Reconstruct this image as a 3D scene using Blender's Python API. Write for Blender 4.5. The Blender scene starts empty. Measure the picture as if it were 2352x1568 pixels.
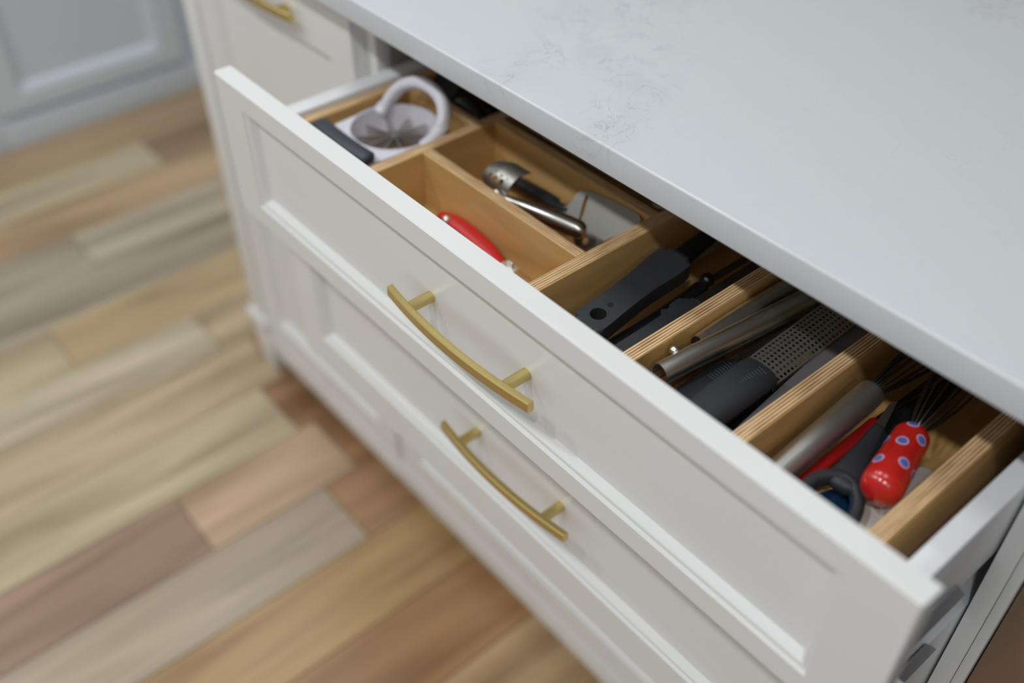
import bpy, bmesh, math, random
from mathutils import Vector, Matrix
random.seed(7)
PI = math.pi
S = bpy.context.scene
COL = S.collection

# ---------------------------------------------------------------- camera, world, lights, exposure
YAW, PITCH = 0.8673, 0.7370
cam_d = bpy.data.cameras.new('camera'); cam = bpy.data.objects.new('camera', cam_d); COL.objects.link(cam)
cam_d.sensor_width = 36.0; cam_d.sensor_fit = 'HORIZONTAL'; cam_d.lens = 36.0 * 2309.6 / 2352.0
cam.location = (0.9438, -0.5362, 1.3613)
cam.rotation_euler = (PI / 2 - PITCH, 0, YAW)
cam_d.clip_start = 0.02
cam_d.dof.use_dof = True; cam_d.dof.focus_distance = 0.855; cam_d.dof.aperture_fstop = 1.9
S.camera = cam

w = bpy.data.worlds.new('daylight'); S.world = w; w.use_nodes = True
w.node_tree.nodes['Background'].inputs[0].default_value = (0.96, 0.98, 1.0, 1)
w.node_tree.nodes['Background'].inputs[1].default_value = 0.80

def lamp(name, loc, power, size, color, rot=(0, 0, 0), sy=None):
    d = bpy.data.lights.new(name, 'AREA'); o = bpy.data.objects.new(name, d); COL.objects.link(o)
    d.energy = power; d.color = color; o.location = loc; o.rotation_euler = rot
    if sy: d.shape = 'RECTANGLE'; d.size = size; d.size_y = sy
    else: d.shape = 'DISK'; d.size = size
    return o
for x, p in [(-1.7, 9), (-0.7, 11), (0.3, 11), (1.3, 12), (2.3, 6)]:
    lamp('ceiling_downlight', (x, -1.12, 2.50), p, 0.12, (0.93, 0.975, 1.0))

for x, p in [(-1.4, 7), (-0.4, 7), (0.6, 4)]:
    lamp('ceiling_downlight', (x, 0.12, 2.50), p, 0.55, (0.93, 0.975, 1.0))
for x, p in [(-1.2, 3), (0.2, 3)]:
    lamp('ceiling_downlight', (x, 0.85, 2.50), p, 0.12, (0.93, 0.975, 1.0))
S.view_settings.view_transform = 'Standard'; S.view_settings.look = 'None'
S.view_settings.exposure = -0.38; S.view_settings.gamma = 1.0; S.view_settings.use_curve_mapping = False

# ---------------------------------------------------------------- material helpers
def lin(c):
    return tuple(((v / 255) / 12.92 if v / 255 <= 0.04045 else ((v / 255 + 0.055) / 1.055) ** 2.4) for v in c) + (1,)
def mat(name, rgb, rough=0.5, metal=0.0, spec=0.5, coat=0.0, bump=0.0, bscale=200.0, vary=0.0):
    m = bpy.data.materials.new(name); m.use_nodes = True
    nt = m.node_tree; b = nt.nodes['Principled BSDF']
    c = lin(rgb)
    b.inputs['Base Color'].default_value = c; b.inputs['Roughness'].default_value = rough
    b.inputs['Metallic'].default_value = metal; b.inputs['Specular IOR Level'].default_value = spec
    b.inputs['Coat Weight'].default_value = coat; b.inputs['Coat Roughness'].default_value = 0.08
    if bump or vary:
        tc = nt.nodes.new('ShaderNodeTexCoord'); nz = nt.nodes.new('ShaderNodeTexNoise')
        nz.inputs['Scale'].default_value = bscale; nz.inputs['Detail'].default_value = 3
        nt.links.new(tc.outputs['Object'], nz.inputs['Vector'])
        if bump:
            bp = nt.nodes.new('ShaderNodeBump'); bp.inputs['Strength'].default_value = bump; bp.inputs['Distance'].default_value = 0.0006
            nt.links.new(nz.outputs['Fac'], bp.inputs['Height']); nt.links.new(bp.outputs[0], b.inputs['Normal'])
        if vary:
            cr = nt.nodes.new('ShaderNodeValToRGB')
            cr.color_ramp.elements[0].position = 0.3; cr.color_ramp.elements[1].position = 0.7
            cr.color_ramp.elements[0].color = tuple(v * (1 - vary) for v in c[:3]) + (1,)
            cr.color_ramp.elements[1].color = tuple(min(1, v * (1 + vary)) for v in c[:3]) + (1,)
            nt.links.new(nz.outputs['Fac'], cr.inputs[0]); nt.links.new(cr.outputs[0], b.inputs['Base Color'])
    return m

M = {}
M['paint'] = mat('painted_cabinet_white', (232, 232, 230), 0.28, bump=0.02, bscale=60)
M['paint_far'] = mat('painted_cabinet_pale_grey', (214, 222, 231), 0.36)
M['box_white'] = mat('drawer_box_white', (226, 227, 229), 0.30)
M['brass'] = mat('brushed_brass', (216, 196, 132), 0.38, 1.0, bump=0.05, bscale=900)
M['steel'] = mat('brushed_steel', (196, 194, 188), 0.26, 1.0, bump=0.03, bscale=500)
M['chrome'] = mat('polished_steel', (228, 226, 220), 0.30, 1.0)
M['satin'] = mat('satin_steel', (206, 204, 198), 0.42, 1.0)
M['matte_steel'] = mat('worn_matte_steel', (150, 148, 142), 0.55, 1.0)
M['darksteel'] = mat('dull_grey_steel', (120, 118, 114), 0.35, 1.0)
M['zinc'] = mat('zinc_plated_slide', (150, 153, 160), 0.42, 0.25)
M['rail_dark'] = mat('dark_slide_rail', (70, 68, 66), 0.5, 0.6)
M['rubber'] = mat('black_soft_rubber', (46, 47, 51), 0.52, bump=0.03, bscale=1500)
M['rubber_blue'] = mat('dark_slate_grip', (50, 54, 65), 0.42)
M['blackgloss'] = mat('glossy_black_nylon', (22, 22, 24), 0.16)
M['black'] = mat('black_nylon', (26, 27, 30), 0.38)
M['greyplastic'] = mat('grey_matte_plastic', (104, 100, 103), 0.5)
M['whiteplastic'] = mat('white_plastic', (226, 223, 232), 0.32)
M['red'] = mat('red_plastic', (196, 32, 32), 0.32)
M['redgloss'] = mat('red_lacquer', (205, 36, 30), 0.20, coat=0.6)
M['darkred'] = mat('dark_red_plastic', (140, 30, 34), 0.28)
M['blue'] = mat('deep_blue_plastic', (20, 62, 96), 0.4)
M['dot_white'] = mat('spot_white', (214, 200, 222), 0.3)
M['dot_blue'] = mat('spot_blue', (100, 112, 196), 0.3)
M['paper'] = mat('off_white_plastic', (222, 218, 212), 0.55, bump=0.05, bscale=150)
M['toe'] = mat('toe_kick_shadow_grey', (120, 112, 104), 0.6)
M['glass'] = mat('black_oven_glass', (8, 8, 9), 0.06)
M['trim_floor_tint'] = mat('trim_steel_floor_reflection', (150, 124, 102), 0.42, 0.3)  # steel trim with the floor's brown reflection put into its base colour
M['wall'] = mat('wall_paint', (214, 214, 212), 0.7)
M['ceiling'] = mat('ceiling_paint', (228, 227, 224), 0.8)
M['subfloor'] = mat('subfloor_dark', (58, 42, 30), 0.8)
M['interior'] = mat('cabinet_interior', (176, 172, 160), 0.55)

def wood_mat(name, dark, light, axis, sx=9.0, sl=1.2, rough=0.38, objcol=False, detail=5):
    """grain stretched along `axis` in object space"""
    m = bpy.data.materials.new(name); m.use_nodes = True; nt = m.node_tree; N = nt.nodes; L = nt.links
    b = N['Principled BSDF']; b.inputs['Roughness'].default_value = rough
    tc = N.new('ShaderNodeTexCoord'); mp = N.new('ShaderNodeMapping')
    sc = [sx, sx, sx]; sc[axis] = sl
    mp.inputs['Scale'].default_value = sc
    oi = N.new('ShaderNodeObjectInfo'); ad = N.new('ShaderNodeVectorMath'); ad.operation = 'ADD'
    mu = N.new('ShaderNodeMath'); mu.operation = 'MULTIPLY'; mu.inputs[1].default_value = 37.0
    L.new(oi.outputs['Random'], mu.inputs[0]); L.new(tc.outputs['Object'], mp.inputs['Vector'])
    L.new(mp.outputs[0], ad.inputs[0]); L.new(mu.outputs[0], ad.inputs[1])
    n1 = N.new('ShaderNodeTexNoise'); n1.inputs['Scale'].default_value = 1.0; n1.inputs['Detail'].default_value = detail; n1.inputs['Distortion'].default_value = 0.6
    L.new(ad.outputs[0], n1.inputs['Vector'])
    cr = N.new('ShaderNodeValToRGB'); cr.color_ramp.elements[0].position = 0.32; cr.color_ramp.elements[1].position = 0.68
    cr.color_ramp.elements[0].color = lin(dark); cr.color_ramp.elements[1].color = lin(light)
    L.new(n1.outputs['Fac'], cr.inputs[0])
    out = cr.outputs[0]
    if objcol:
        mx = N.new('ShaderNodeMix'); mx.data_type = 'RGBA'; mx.blend_type = 'MULTIPLY'; mx.inputs[0].default_value = 1.0
        L.new(out, mx.inputs[6]); L.new(oi.outputs['Color'], mx.inputs[7]); out = mx.outputs[2]
    L.new(out, b.inputs['Base Color'])
    bp = N.new('ShaderNodeBump'); bp.inputs['Strength'].default_value = 0.06; bp.inputs['Distance'].default_value = 0.0008
    L.new(n1.outputs['Fac'], bp.inputs['Height']); L.new(bp.outputs[0], b.inputs['Normal'])
    return m
M['ply_y'] = wood_mat('birch_ply_grain_along_y', (190, 146, 86), (222, 182, 120), 1, 26, 4)
M['ply_x'] = wood_mat('birch_ply_grain_along_x', (190, 146, 86), (222, 182, 120), 0, 26, 4)
M['plank'] = wood_mat('oak_floor_plank', (196, 190, 184), (255, 255, 255), 1, 16, 1.6, 0.33, True, 6)

def ply_edge(name, axis):
    m = bpy.data.materials.new(name); m.use_nodes = True; nt = m.node_tree; N = nt.nodes; L = nt.links
    b = N['Principled BSDF']; b.inputs['Roughness'].default_value = 0.5
    tc = N.new('ShaderNodeTexCoord'); sp = N.new('ShaderNodeSeparateXYZ'); L.new(tc.outputs['Object'], sp.inputs[0])
    mp = N.new('ShaderNodeMapping'); sc = [30, 30, 30]; sc[axis] = 500; mp.inputs['Scale'].default_value = sc
    nz = N.new('ShaderNodeTexNoise'); nz.inputs['Scale'].default_value = 1.0; nz.inputs['Detail'].default_value = 2
    L.new(tc.outputs['Object'], mp.inputs[0]); L.new(mp.outputs[0], nz.inputs['Vector'])
    a = N.new('ShaderNodeMath'); a.operation = 'MULTIPLY'; a.inputs[1].default_value = 2 * PI / 0.0027
    L.new(sp.outputs[axis], a.inputs[0])
    s = N.new('ShaderNodeMath'); s.operation = 'SINE'; L.new(a.outputs[0], s.inputs[0])
    t = N.new('ShaderNodeMath'); t.operation = 'MULTIPLY_ADD'; t.inputs[1].default_value = 0.32; t.inputs[2].default_value = 0.1
    L.new(s.outputs[0], t.inputs[0])
    u = N.new('ShaderNodeMath'); u.operation = 'ADD'; L.new(t.outputs[0], u.inputs[0]); L.new(nz.outputs['Fac'], u.inputs[1])
    cr = N.new('ShaderNodeValToRGB'); e = cr.color_ramp.elements
    e[0].position = 0.25; e[0].color = lin((146, 98, 58)); e[1].position = 0.8; e[1].color = lin((232, 204, 160))
    k = e.new(0.5); k.color = lin((196, 150, 100))
    L.new(u.outputs[0], cr.inputs[0]); L.new(cr.outputs[0], b.inputs['Base Color'])
    return m
M['edge_x'] = ply_edge('ply_edge_layers_across_x', 0)
M['edge_y'] = ply_edge('ply_edge_layers_across_y', 1)

def quartz():
    m = bpy.data.materials.new('white_quartz_grey_veins'); m.use_nodes = True; nt = m.node_tree; N = nt.nodes; L = nt.links
    b = N['Principled BSDF']; b.inputs['Roughness'].default_value = 0.22
    tc = N.new('ShaderNodeTexCoord')
    def vein(scale, width, dist, loc=(0, 0, 0)):
        mp = N.new('ShaderNodeMapping'); mp.inputs['Location'].default_value = loc; L.new(tc.outputs['Object'], mp.inputs[0])
        n = N.new('ShaderNodeTexNoise'); n.inputs['Scale'].default_value = scale; n.inputs['Detail'].default_value = 7; n.inputs['Roughness'].default_value = 0.62; n.inputs['Distortion'].default_value = dist
        L.new(mp.outputs[0], n.inputs['Vector'])
        s = N.new('ShaderNodeMath'); s.operation = 'SUBTRACT'; s.inputs[1].default_value = 0.5; L.new(n.outputs['Fac'], s.inputs[0])
        ab = N.new('ShaderNodeMath'); ab.operation = 'ABSOLUTE'; L.new(s.outputs[0], ab.inputs[0])
        mr = N.new('ShaderNodeMapRange'); mr.inputs[1].default_value = 0; mr.inputs[2].default_value = width; mr.inputs[3].default_value = 1; mr.inputs[4].default_value = 0
        L.new(ab.outputs[0], mr.inputs[0]); return mr.outputs[0]
    def blob(c, r):
        d = N.new('ShaderNodeVectorMath'); d.operation = 'DISTANCE'; d.inputs[1].default_value = c; L.new(tc.outputs['Object'], d.inputs[0])
        mr = N.new('ShaderNodeMapRange'); mr.inputs[1].default_value = 0.0; mr.inputs[2].default_value = r; mr.inputs[3].default_value = 1; mr.inputs[4].default_value = 0
        L.new(d.outputs['Value'], mr.inputs[0]); return mr.outputs[0]
    def mth(op, a, c):
        n = N.new('ShaderNodeMath'); n.operation = op; n.use_clamp = True
        for i, v in enumerate((a, c)):
            if isinstance(v, float): n.inputs[i].default_value = v
            else: L.new(v, n.inputs[i])
        return n.outputs[0]
    Z = 0.915
    mask = None
    for c, r in [((0.285, 0.02, Z), 0.05), ((0.275, 0.08, Z), 0.05), ((0.24, 0.15, Z), 0.06), ((0.415, 0.02, Z), 0.045), ((0.395, 0.05, Z), 0.04),
                 ((0.375, 0.10, Z), 0.05), ((0.33, 0.16, Z), 0.06), ((0.305, 0.11, Z), 0.05), ((0.25, 0.22, Z), 0.09), ((0.50, 0.51, Z), 0.06), ((0.20, 0.35, Z), 0.12), ((0.62, 0.24, Z), 0.05)]:
        o = blob(c, r); mask = o if mask is None else mth('MAXIMUM', mask, o)
    v1 = mth('MULTIPLY', vein(13, 0.016, 1.4), mask)
    v2 = mth('MULTIPLY', mth('MULTIPLY', vein(6, 0.08, 0.8, (3, 1, 0)), mask), 0.35)
    v3 = mth('MULTIPLY', vein(24, 0.006, 1.0, (7, 2, 0)), 0.10)
    f = mth('ADD', mth('ADD', mth('MULTIPLY', v1, 0.46), mth('MULTIPLY', v2, 0.35)), v3)
    mx = N.new('ShaderNodeMix'); mx.data_type = 'RGBA'
    mx.inputs[6].default_value = lin((210, 213, 216)); mx.inputs[7].default_value = lin((142, 146, 156))
    L.new(f, mx.inputs[0]); L.new(mx.outputs[2], b.inputs['Base Color'])
    return m
M['quartz'] = quartz()

# ---------------------------------------------------------------- mesh helpers
def mesh_obj(name, bm, m, parent=None, smooth=False, auto=None):
    """link the bmesh (vertices in WORLD space) as one object; origin at its parent's"""
    if parent is not None:
        p = wpos(parent); bmesh.ops.translate(bm, verts=bm.verts, vec=-p)
    bmesh.ops.recalc_face_normals(bm, faces=bm.faces)
    me = bpy.data.meshes.new(name); bm.to_mesh(me); bm.free()
    for x in (m if isinstance(m, (list, tuple)) else [m]): me.materials.append(x if not isinstance(x, str) else M[x])
    if smooth:
        me.shade_smooth()
        if auto: me.set_sharp_from_angle(angle=math.radians(auto))
    o = bpy.data.objects.new(name, me); COL.objects.link(o)
    if parent is not None: o.parent = parent
    return o
def wpos(o):
    v = Vector(o.location)
    while o.parent: o = o.parent; v += o.location
    return v
def thing(name, label, cat, loc=(0, 0, 0), group=None):
    o = bpy.data.objects.new(name, None); COL.objects.link(o); o.location = loc; o.empty_display_size = 0.02
    o['label'] = label; o['category'] = cat
    if group: o['group'] = group
    return o
def tag(o, label, cat, group=None):
    o['label'] = label; o['category'] = cat
    if group: o['group'] = group
    return o
def struct(o): o['kind'] = 'structure'; return o
def box(bm, a, b, bev=0.0, seg=2):
    x0, y0, z0 = a; x1, y1, z1 = b
    v = [bm.verts.new(p) for p in [(x0, y0, z0), (x1, y0, z0), (x1, y1, z0), (x0, y1, z0), (x0, y0, z1), (x1, y0, z1), (x1, y1, z1), (x0, y1, z1)]]
    F = [bm.faces.new([v[i] for i in f]) for f in [(3, 2, 1, 0), (4, 5, 6, 7), (0, 1, 5, 4), (1, 2, 6, 5), (2, 3, 7, 6), (3, 0, 4, 7)]]
    if bev > 0:
        es = list({e for f in F for e in f.edges})
        bmesh.ops.bevel(bm, geom=es, offset=bev, segments=seg, profile=0.6, affect='EDGES')
    return bm
def boxo(name, a, b, m, parent=None, bev=0.0, seg=2):
    return mesh_obj(name, box(bmesh.new(), a, b, bev, seg), m, parent, smooth=bev > 0, auto=40)
def sweep(bm, path, rad, n=16, up=(0, 0, 1), closed=False, rounded=False, cap=True, power=2.0):
    """rad: per point (side radius, up radius) or scalar"""
    P = [Vector(p) for p in path]
    R = [(r if isinstance(r, (tuple, list)) else (r, r)) for r in (rad if isinstance(rad, list) else [rad] * len(P))]
    if rounded and not closed:
        d0 = (P[0] - P[1]).normalized(); d1 = (P[-1] - P[-2]).normalized()
        pre, post, rp, rq = [], [], [], []
        for t in (0.05, 0.35, 0.65, 0.88):
            c, s = math.cos(t * PI / 2), math.sin(t * PI / 2)
            k0 = min(R[0]); k1 = min(R[-1])
            pre.append((P[0] + d0 * k0 * s, (R[0][0] - k0 * (1 - c), R[0][1] - k0 * (1 - c)) if 0 else (R[0][0] * max(c, .15), R[0][1] * max(c, .15))))
            post.append((P[-1] + d1 * k1 * s, (R[-1][0] * max(c, .15), R[-1][1] * max(c, .15))))
        P = [p for p, _ in reversed(pre)] + P[0:] + [p for p, _ in post]
        R = [r for _, r in reversed(pre)] + R + [r for _, r in post]
    rings = []; N = len(P); U = Vector(up)
    for i in range(N):
        if closed: t = P[(i + 1) % N] - P[i - 1]
        else: t = P[min(i + 1, N - 1)] - P[max(i - 1, 0)]
        t.normalize(); s = t.cross(U)
        if s.length < 1e-5: s = t.cross(Vector((1, 0, 0)))
        s.normalize(); u = s.cross(t).normalized()
        ring = []
        for k in range(n):
            a = 2 * PI * k / n; c, sn = math.cos(a), math.sin(a)
            e = 2.0 / power
            cc = math.copysign(abs(c) ** e, c); ss = math.copysign(abs(sn) ** e, sn)
            ring.append(bm.verts.new(P[i] + s * (R[i][0] * cc) + u * (R[i][1] * ss)))
        rings.append(ring)
    for i in range(N if closed else N - 1):
        a, b = rings[i], rings[(i + 1) % N]
        for k in range(n): bm.faces.new((a[k], a[(k + 1) % n], b[(k + 1) % n], b[k]))
    if cap and not closed:
        bm.faces.new(rings[0][::-1]); bm.faces.new(rings[-1])
    return bm
def sweepo(name, path, rad, m, parent=None, **kw):
    return mesh_obj(name, sweep(bmesh.new(), path, rad, **kw), m, parent, smooth=True, auto=50)
def frame_mat(origin, xdir, zdir=(0, 0, 1)):
    x = Vector(xdir).normalized(); z = Vector(zdir); y = z.cross(x).normalized(); z = x.cross(y).normalized()
    return Matrix(((x.x, y.x, z.x, origin[0]), (x.y, y.y, z.y, origin[1]), (x.z, y.z, z.z, origin[2]), (0, 0, 0, 1)))
def prism(bm, pts, z0, z1, mtx=None, bev=0.0, seg=3):
    lo = [bm.verts.new((p[0], p[1], z0)) for p in pts]; hi = [bm.verts.new((p[0], p[1], z1)) for p in pts]
    n = len(pts); F = [bm.faces.new(lo[::-1]), bm.faces.new(hi)]
    for i in range(n): F.append(bm.faces.new((lo[i], lo[(i + 1) % n], hi[(i + 1) % n], hi[i])))
    if bev > 0:
        es = list(set(F[0].edges) | set(F[1].edges))
        bmesh.ops.bevel(bm, geom=es, offset=bev, segments=seg, profile=0.5, affect='EDGES')
    if mtx is not None: bmesh.ops.transform(bm, matrix=mtx, verts=bm.verts)
    return bm
def smooth_closed(pts, sub=6):
    """Catmull-Rom closed outline"""
    out = []; n = len(pts)
    for i in range(n):
        p0, p1, p2, p3 = [Vector(pts[(i + j - 1) % n]) for j in range(4)]
        for k in range(sub):
            t = k / sub
            out.append(0.5 * ((2 * p1) + (-p0 + p2) * t + (2 * p0 - 5 * p1 + 4 * p2 - p3) * t * t + (-p0 + 3 * p1 - 3 * p2 + p3) * t ** 3))
    return [tuple(v) for v in out]
def smooth_open(pts, sub=6):
    out = []; n = len(pts)
    for i in range(n - 1):
        p0, p1, p2, p3 = Vector(pts[max(i - 1, 0)]), Vector(pts[i]), Vector(pts[i + 1]), Vector(pts[min(i + 2, n - 1)])
        for k in range(sub):
            t = k / sub
            out.append(0.5 * ((2 * p1) + (-p0 + p2) * t + (2 * p0 - 5 * p1 + 4 * p2 - p3) * t * t + (-p0 + 3 * p1 - 3 * p2 + p3) * t ** 3))
    out.append(Vector(pts[-1])); return [tuple(v) for v in out]
def lathe(bm, prof, mtx, n=32):
    """prof: (radius, axial z) list; closed with caps where radius ~ 0"""
    rings = []
    for r, z in prof:
        rings.append([bm.verts.new(mtx @ Vector((max(r, 1e-5) * math.cos(2 * PI * k / n), max(r, 1e-5) * math.sin(2 * PI * k / n), z))) for k in range(n)])
    for a, b in zip(rings, rings[1:]):
        for k in range(n): bm.faces.new((a[k], a[(k + 1) % n], b[(k + 1) % n], b[k]))
    return bm
def cut(o, cutters):
    """subtract cutter bmeshes (world space) from object o for good"""
    for cb in cutters:
        p = wpos(o)
        bmesh.ops.recalc_face_normals(cb, faces=cb.faces)
        me = bpy.data.meshes.new('cut'); bmesh.ops.translate(cb, verts=cb.verts, vec=-p); cb.to_mesh(me); cb.free()
        c = bpy.data.objects.new('cut', me); COL.objects.link(c); c.location = p
        md = o.modifiers.new('b', 'BOOLEAN'); md.object = c; md.operation = 'DIFFERENCE'; md.solver = 'EXACT'
        bpy.context.view_layer.update()
        dg = bpy.context.evaluated_depsgraph_get()
        new = bpy.data.meshes.new_from_object(o.evaluated_get(dg)); nm = o.data.name
        o.modifiers.clear(); old = o.data; o.data = new; bpy.data.meshes.remove(old); new.name = nm
        bpy.data.objects.remove(c); bpy.data.meshes.remove(me)
    o.data.set_sharp_from_angle(angle=math.radians(50))
    return o
def holed_grid(bm, nx, ny, cw, ch, r, thick, fn, seg=8):
    """perforated sheet of nx*ny cells with a round hole in each; fn maps (x, y, z) -> world"""
    for layer in (thick, 0.0):
        for i in range(nx):
            for j in range(ny):
                cx, cy = (i + .5) * cw, (j + .5) * ch
                inner = [bm.verts.new(fn(cx + r * math.cos(2 * PI * k / seg), cy + r * math.sin(2 * PI * k / seg), layer)) for k in range(seg)]
                outer = []
                for k in range(seg):
                    c, s = math.cos(2 * PI * k / seg), math.sin(2 * PI * k / seg); q = max(abs(c), abs(s))
                    outer.append(bm.verts.new(fn(cx + cw / 2 * c / q, cy + ch / 2 * s / q, layer)))
                for k in range(seg): bm.faces.new((inner[k], outer[k], outer[(k + 1) % seg], inner[(k + 1) % seg]))
    bmesh.ops.remove_doubles(bm, verts=bm.verts, dist=1e-6)
    return bm

# panel front: flat frame, small bead, cove, recessed panel (faces -Y when axis='y', +X when axis='x')
def panel_front(name, x0, x1, z0, z1, yf, th, sl, sr, rt, rb, m, parent, facing='-y', k=1.0):
    bm = bmesh.new()
    def T(x, d, z):
        return (x, yf + d, z) if facing == '-y' else (yf - d, x, z)
    rings = []
    e = 0.0015
    for ins, d in [((e * 2.2,) * 4, 0.0)]:
        pass
    lv = [((0, 0, 0, 0), th), ((0, 0, 0, 0), e), ((e, e, e, e), 0.0), ((sl, sr, rt, rb), 0.0)]
    for off, d in [(.0022, .0029), (.0055, .0033), (.0064, .0042), (.0112, .0108)]:
        lv.append(((sl + off * k, sr + off * k, rt + off * k, rb + off * k), d * k))
    for (a, b, c, dd), d in lv:
        rings.append([bm.verts.new(T(*p)) for p in [(x0 + a, d, z0 + dd), (x1 - b, d, z0 + dd), (x1 - b, d, z1 - c), (x0 + a, d, z1 - c)]])
    bm.faces.new(rings[0])
    for A, B in zip(rings, rings[1:]):
        for i in range(4): bm.faces.new((A[i], A[(i + 1) % 4], B[(i + 1) % 4], B[i]))
    bm.faces.new(rings[-1][::-1])
    return mesh_obj(name, bm, m, parent)

# arched bar pull in front of a face at y = yf (panel surface ys)
def pull(xc, zc, yf, ys, parent, L=0.196, ctc=0.1325):
    n = 25; bm = bmesh.new(); rings = []
    for i in range(n):
        t = -1 + 2 * i / (n - 1); x = xc + t * L / 2
        out = yf - 0.0125 - 0.0080 * (1 - t * t)          # bar centre, bowed outward
        hd, hz = 0.0034, 0.0058
        b = 0.0012
        sec = [(-hd + b, -hz), (hd - b, -hz), (hd, -hz + b), (hd, hz - b), (hd - b, hz), (-hd + b, hz), (-hd, hz - b), (-hd, -hz + b)]
        rings.append([bm.verts.new((x, out + p, zc + q)) for p, q in sec])
    for A, B in zip(rings, rings[1:]):
        for k in range(8): bm.faces.new((A[k], A[(k + 1) % 8], B[(k + 1) % 8], B[k]))
    bm.faces.new(rings[0]); bm.faces.new(rings[-1][::-1])
    mesh_obj('handle_bar', bm, 'brass', parent, smooth=True, auto=30)
    for s in (-1, 1):
        x = xc + s * ctc / 2; t = s * ctc / L
        yb = yf - 0.0125 - 0.0080 * (1 - t * t) + 0.0030
        sweepo('handle_post', [(x, ys, zc), (x, yb, zc)], 0.0056, 'brass', parent, n=20)

# ---------------------------------------------------------------- the room
def build_floor():
    fl = struct(boxo('floor', (-2.3, -3.0, -0.05), (3.6, 3.2, -0.004), 'subfloor'))
    fl['label'] = 'oak plank floor in mixed honey and brown tones'
    pal = [(196, 168, 130), (186, 160, 128), (204, 178, 142), (176, 140, 104), (190, 156, 112), (200, 164, 132), (180, 158, 132), (168, 130, 94), (206, 184, 150), (184, 146, 98)]
    W = 0.1425; shared = {}
    joints = {0: [-1.55, -0.267, 0.012, 1.05], 1: [-1.1, -0.058, 1.4], -1: [-0.9, -0.020, 1.3], -2: [-0.62, 0.035, 0.9], -3: [-1.3, -0.02, 1.1], -4: [-0.95, -0.266, 0.9], -8: [-0.9, 0.20, 1.2], 2: [-0.75, 0.6], 3: [-0.45, 0.9], -5: [-0.5, 0.62], -6: [-1.0, -0.1, 0.8], -7: [-0.4, 0.5]}  # joints nearest the cabinet base begin the shade-coloured pieces
    fixed = {(0, -1.0): (160, 128, 106), (0, -0.15): (206, 172, 142), (0, 0.4): (172, 124, 84), (1, 0.3): (170, 126, 88), (1, -0.5): (178, 162, 140), (-1, -0.4): (200, 184, 152), (-1, 0.4): (158, 114, 76),  # browner pieces along the cabinet base carry its floor shade in their colour
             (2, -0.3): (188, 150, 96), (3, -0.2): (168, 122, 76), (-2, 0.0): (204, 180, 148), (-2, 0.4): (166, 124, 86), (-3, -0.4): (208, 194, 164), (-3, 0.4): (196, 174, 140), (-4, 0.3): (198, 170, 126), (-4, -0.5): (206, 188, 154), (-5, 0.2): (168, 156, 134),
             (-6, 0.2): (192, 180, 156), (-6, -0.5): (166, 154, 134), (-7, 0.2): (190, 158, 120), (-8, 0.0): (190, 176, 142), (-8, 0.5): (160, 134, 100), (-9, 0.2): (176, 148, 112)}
    for k in range(-12, 9):
        x0 = -0.27 + k * W
        js = joints.get(k) or [random.uniform(-1.2, -0.3), random.uniform(0.3, 1.2)]
        ys = [-2.2] + js + [2.2]
        for a, b in zip(ys, ys[1:]):
            L = round(b - a, 3)
            if L not in shared:
                bm = box(bmesh.new(), (0.0006, 0.0006, -0.004), (W - 0.0006, L - 0.0006, 0.0), 0.0011, 1)
                bmesh.ops.recalc_face_normals(bm, faces=bm.faces)
                me = bpy.data.meshes.new('plank'); bm.to_mesh(me); bm.free(); me.materials.append(M['plank']); shared[L] = me
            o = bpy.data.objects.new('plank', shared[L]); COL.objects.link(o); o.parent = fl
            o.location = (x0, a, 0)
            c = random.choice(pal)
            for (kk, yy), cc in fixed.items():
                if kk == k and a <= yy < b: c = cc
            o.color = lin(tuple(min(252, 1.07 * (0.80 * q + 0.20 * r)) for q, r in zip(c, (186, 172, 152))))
build_floor()
struct(boxo('wall_left', (-2.36, -3.0, 0), (-2.30, 3.2, 2.6), 'wall'))
struct(boxo('wall_back', (-2.36, 3.2, 0), (3.6, 3.26, 2.6), 'wall'))
struct(boxo('wall_right', (3.6, -3.0, 0), (3.66, 3.26, 2.6), 'wall'))
struct(boxo('ceiling', (-2.36, -3.0, 2.6), (3.66, 3.26, 2.66), 'ceiling'))

# ---------------------------------------------------------------- island
F, FR = 0.030, 0.050            # face of closed fronts, face of the frame behind them
DW = 0.8493
CT0, CT1 = 0.888, 0.915
tag(boxo('countertop', (-0.53, 0.0, CT0), (2.3, 1.10, CT1), 'quartz', None, 0.0022, 3), 'white quartz island countertop with faint grey veins', 'countertop')

pc = thing('pullout_cabinet', 'white cabinet with one tall panelled front and turned corner foot', 'cabinet', (-0.22, 0.35, 0))
boxo('side_panel', (-0.470, FR, 0.10), (-0.452, 0.62, CT0), 'paint', pc)
boxo('side_panel', (-0.030, FR + 0.02, 0.10), (-0.012, 0.62, CT0), 'interior', pc)
boxo('bottom_panel', (-0.452, FR, 0.10), (-0.030, 0.62, 0.118), 'interior', pc)
boxo('face_frame', (-0.452, FR, 0.864), (-0.012, FR + 0.02, CT0), 'paint', pc)
boxo('frame_stile', (-0.0215, FR, 0.10), (-0.0120, FR + 0.02, CT0), 'paint', pc)
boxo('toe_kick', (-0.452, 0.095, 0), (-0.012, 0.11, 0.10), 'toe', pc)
boxo('base_rail', (-0.434, F + 0.001, 0.052), (-0.0125, FR, 0.1005), 'paint', pc, 0.002)
dr = boxo('corner_post', (-0.482, F - 0.002, 0.125), (-0.434, FR + 0.03, CT0 - 0.0005), 'paint', pc, 0.003)
bm = bmesh.new()
sec = [(0.0, -.030), (0.030, -.026), (0.075, -.021), (0.105, -.021), (0.112, -.028), (0.122, -.032), (0.132, -.030), (0.138, -.025)]
cxp, cyp = -0.458, F + 0.022; rings = []
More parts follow.
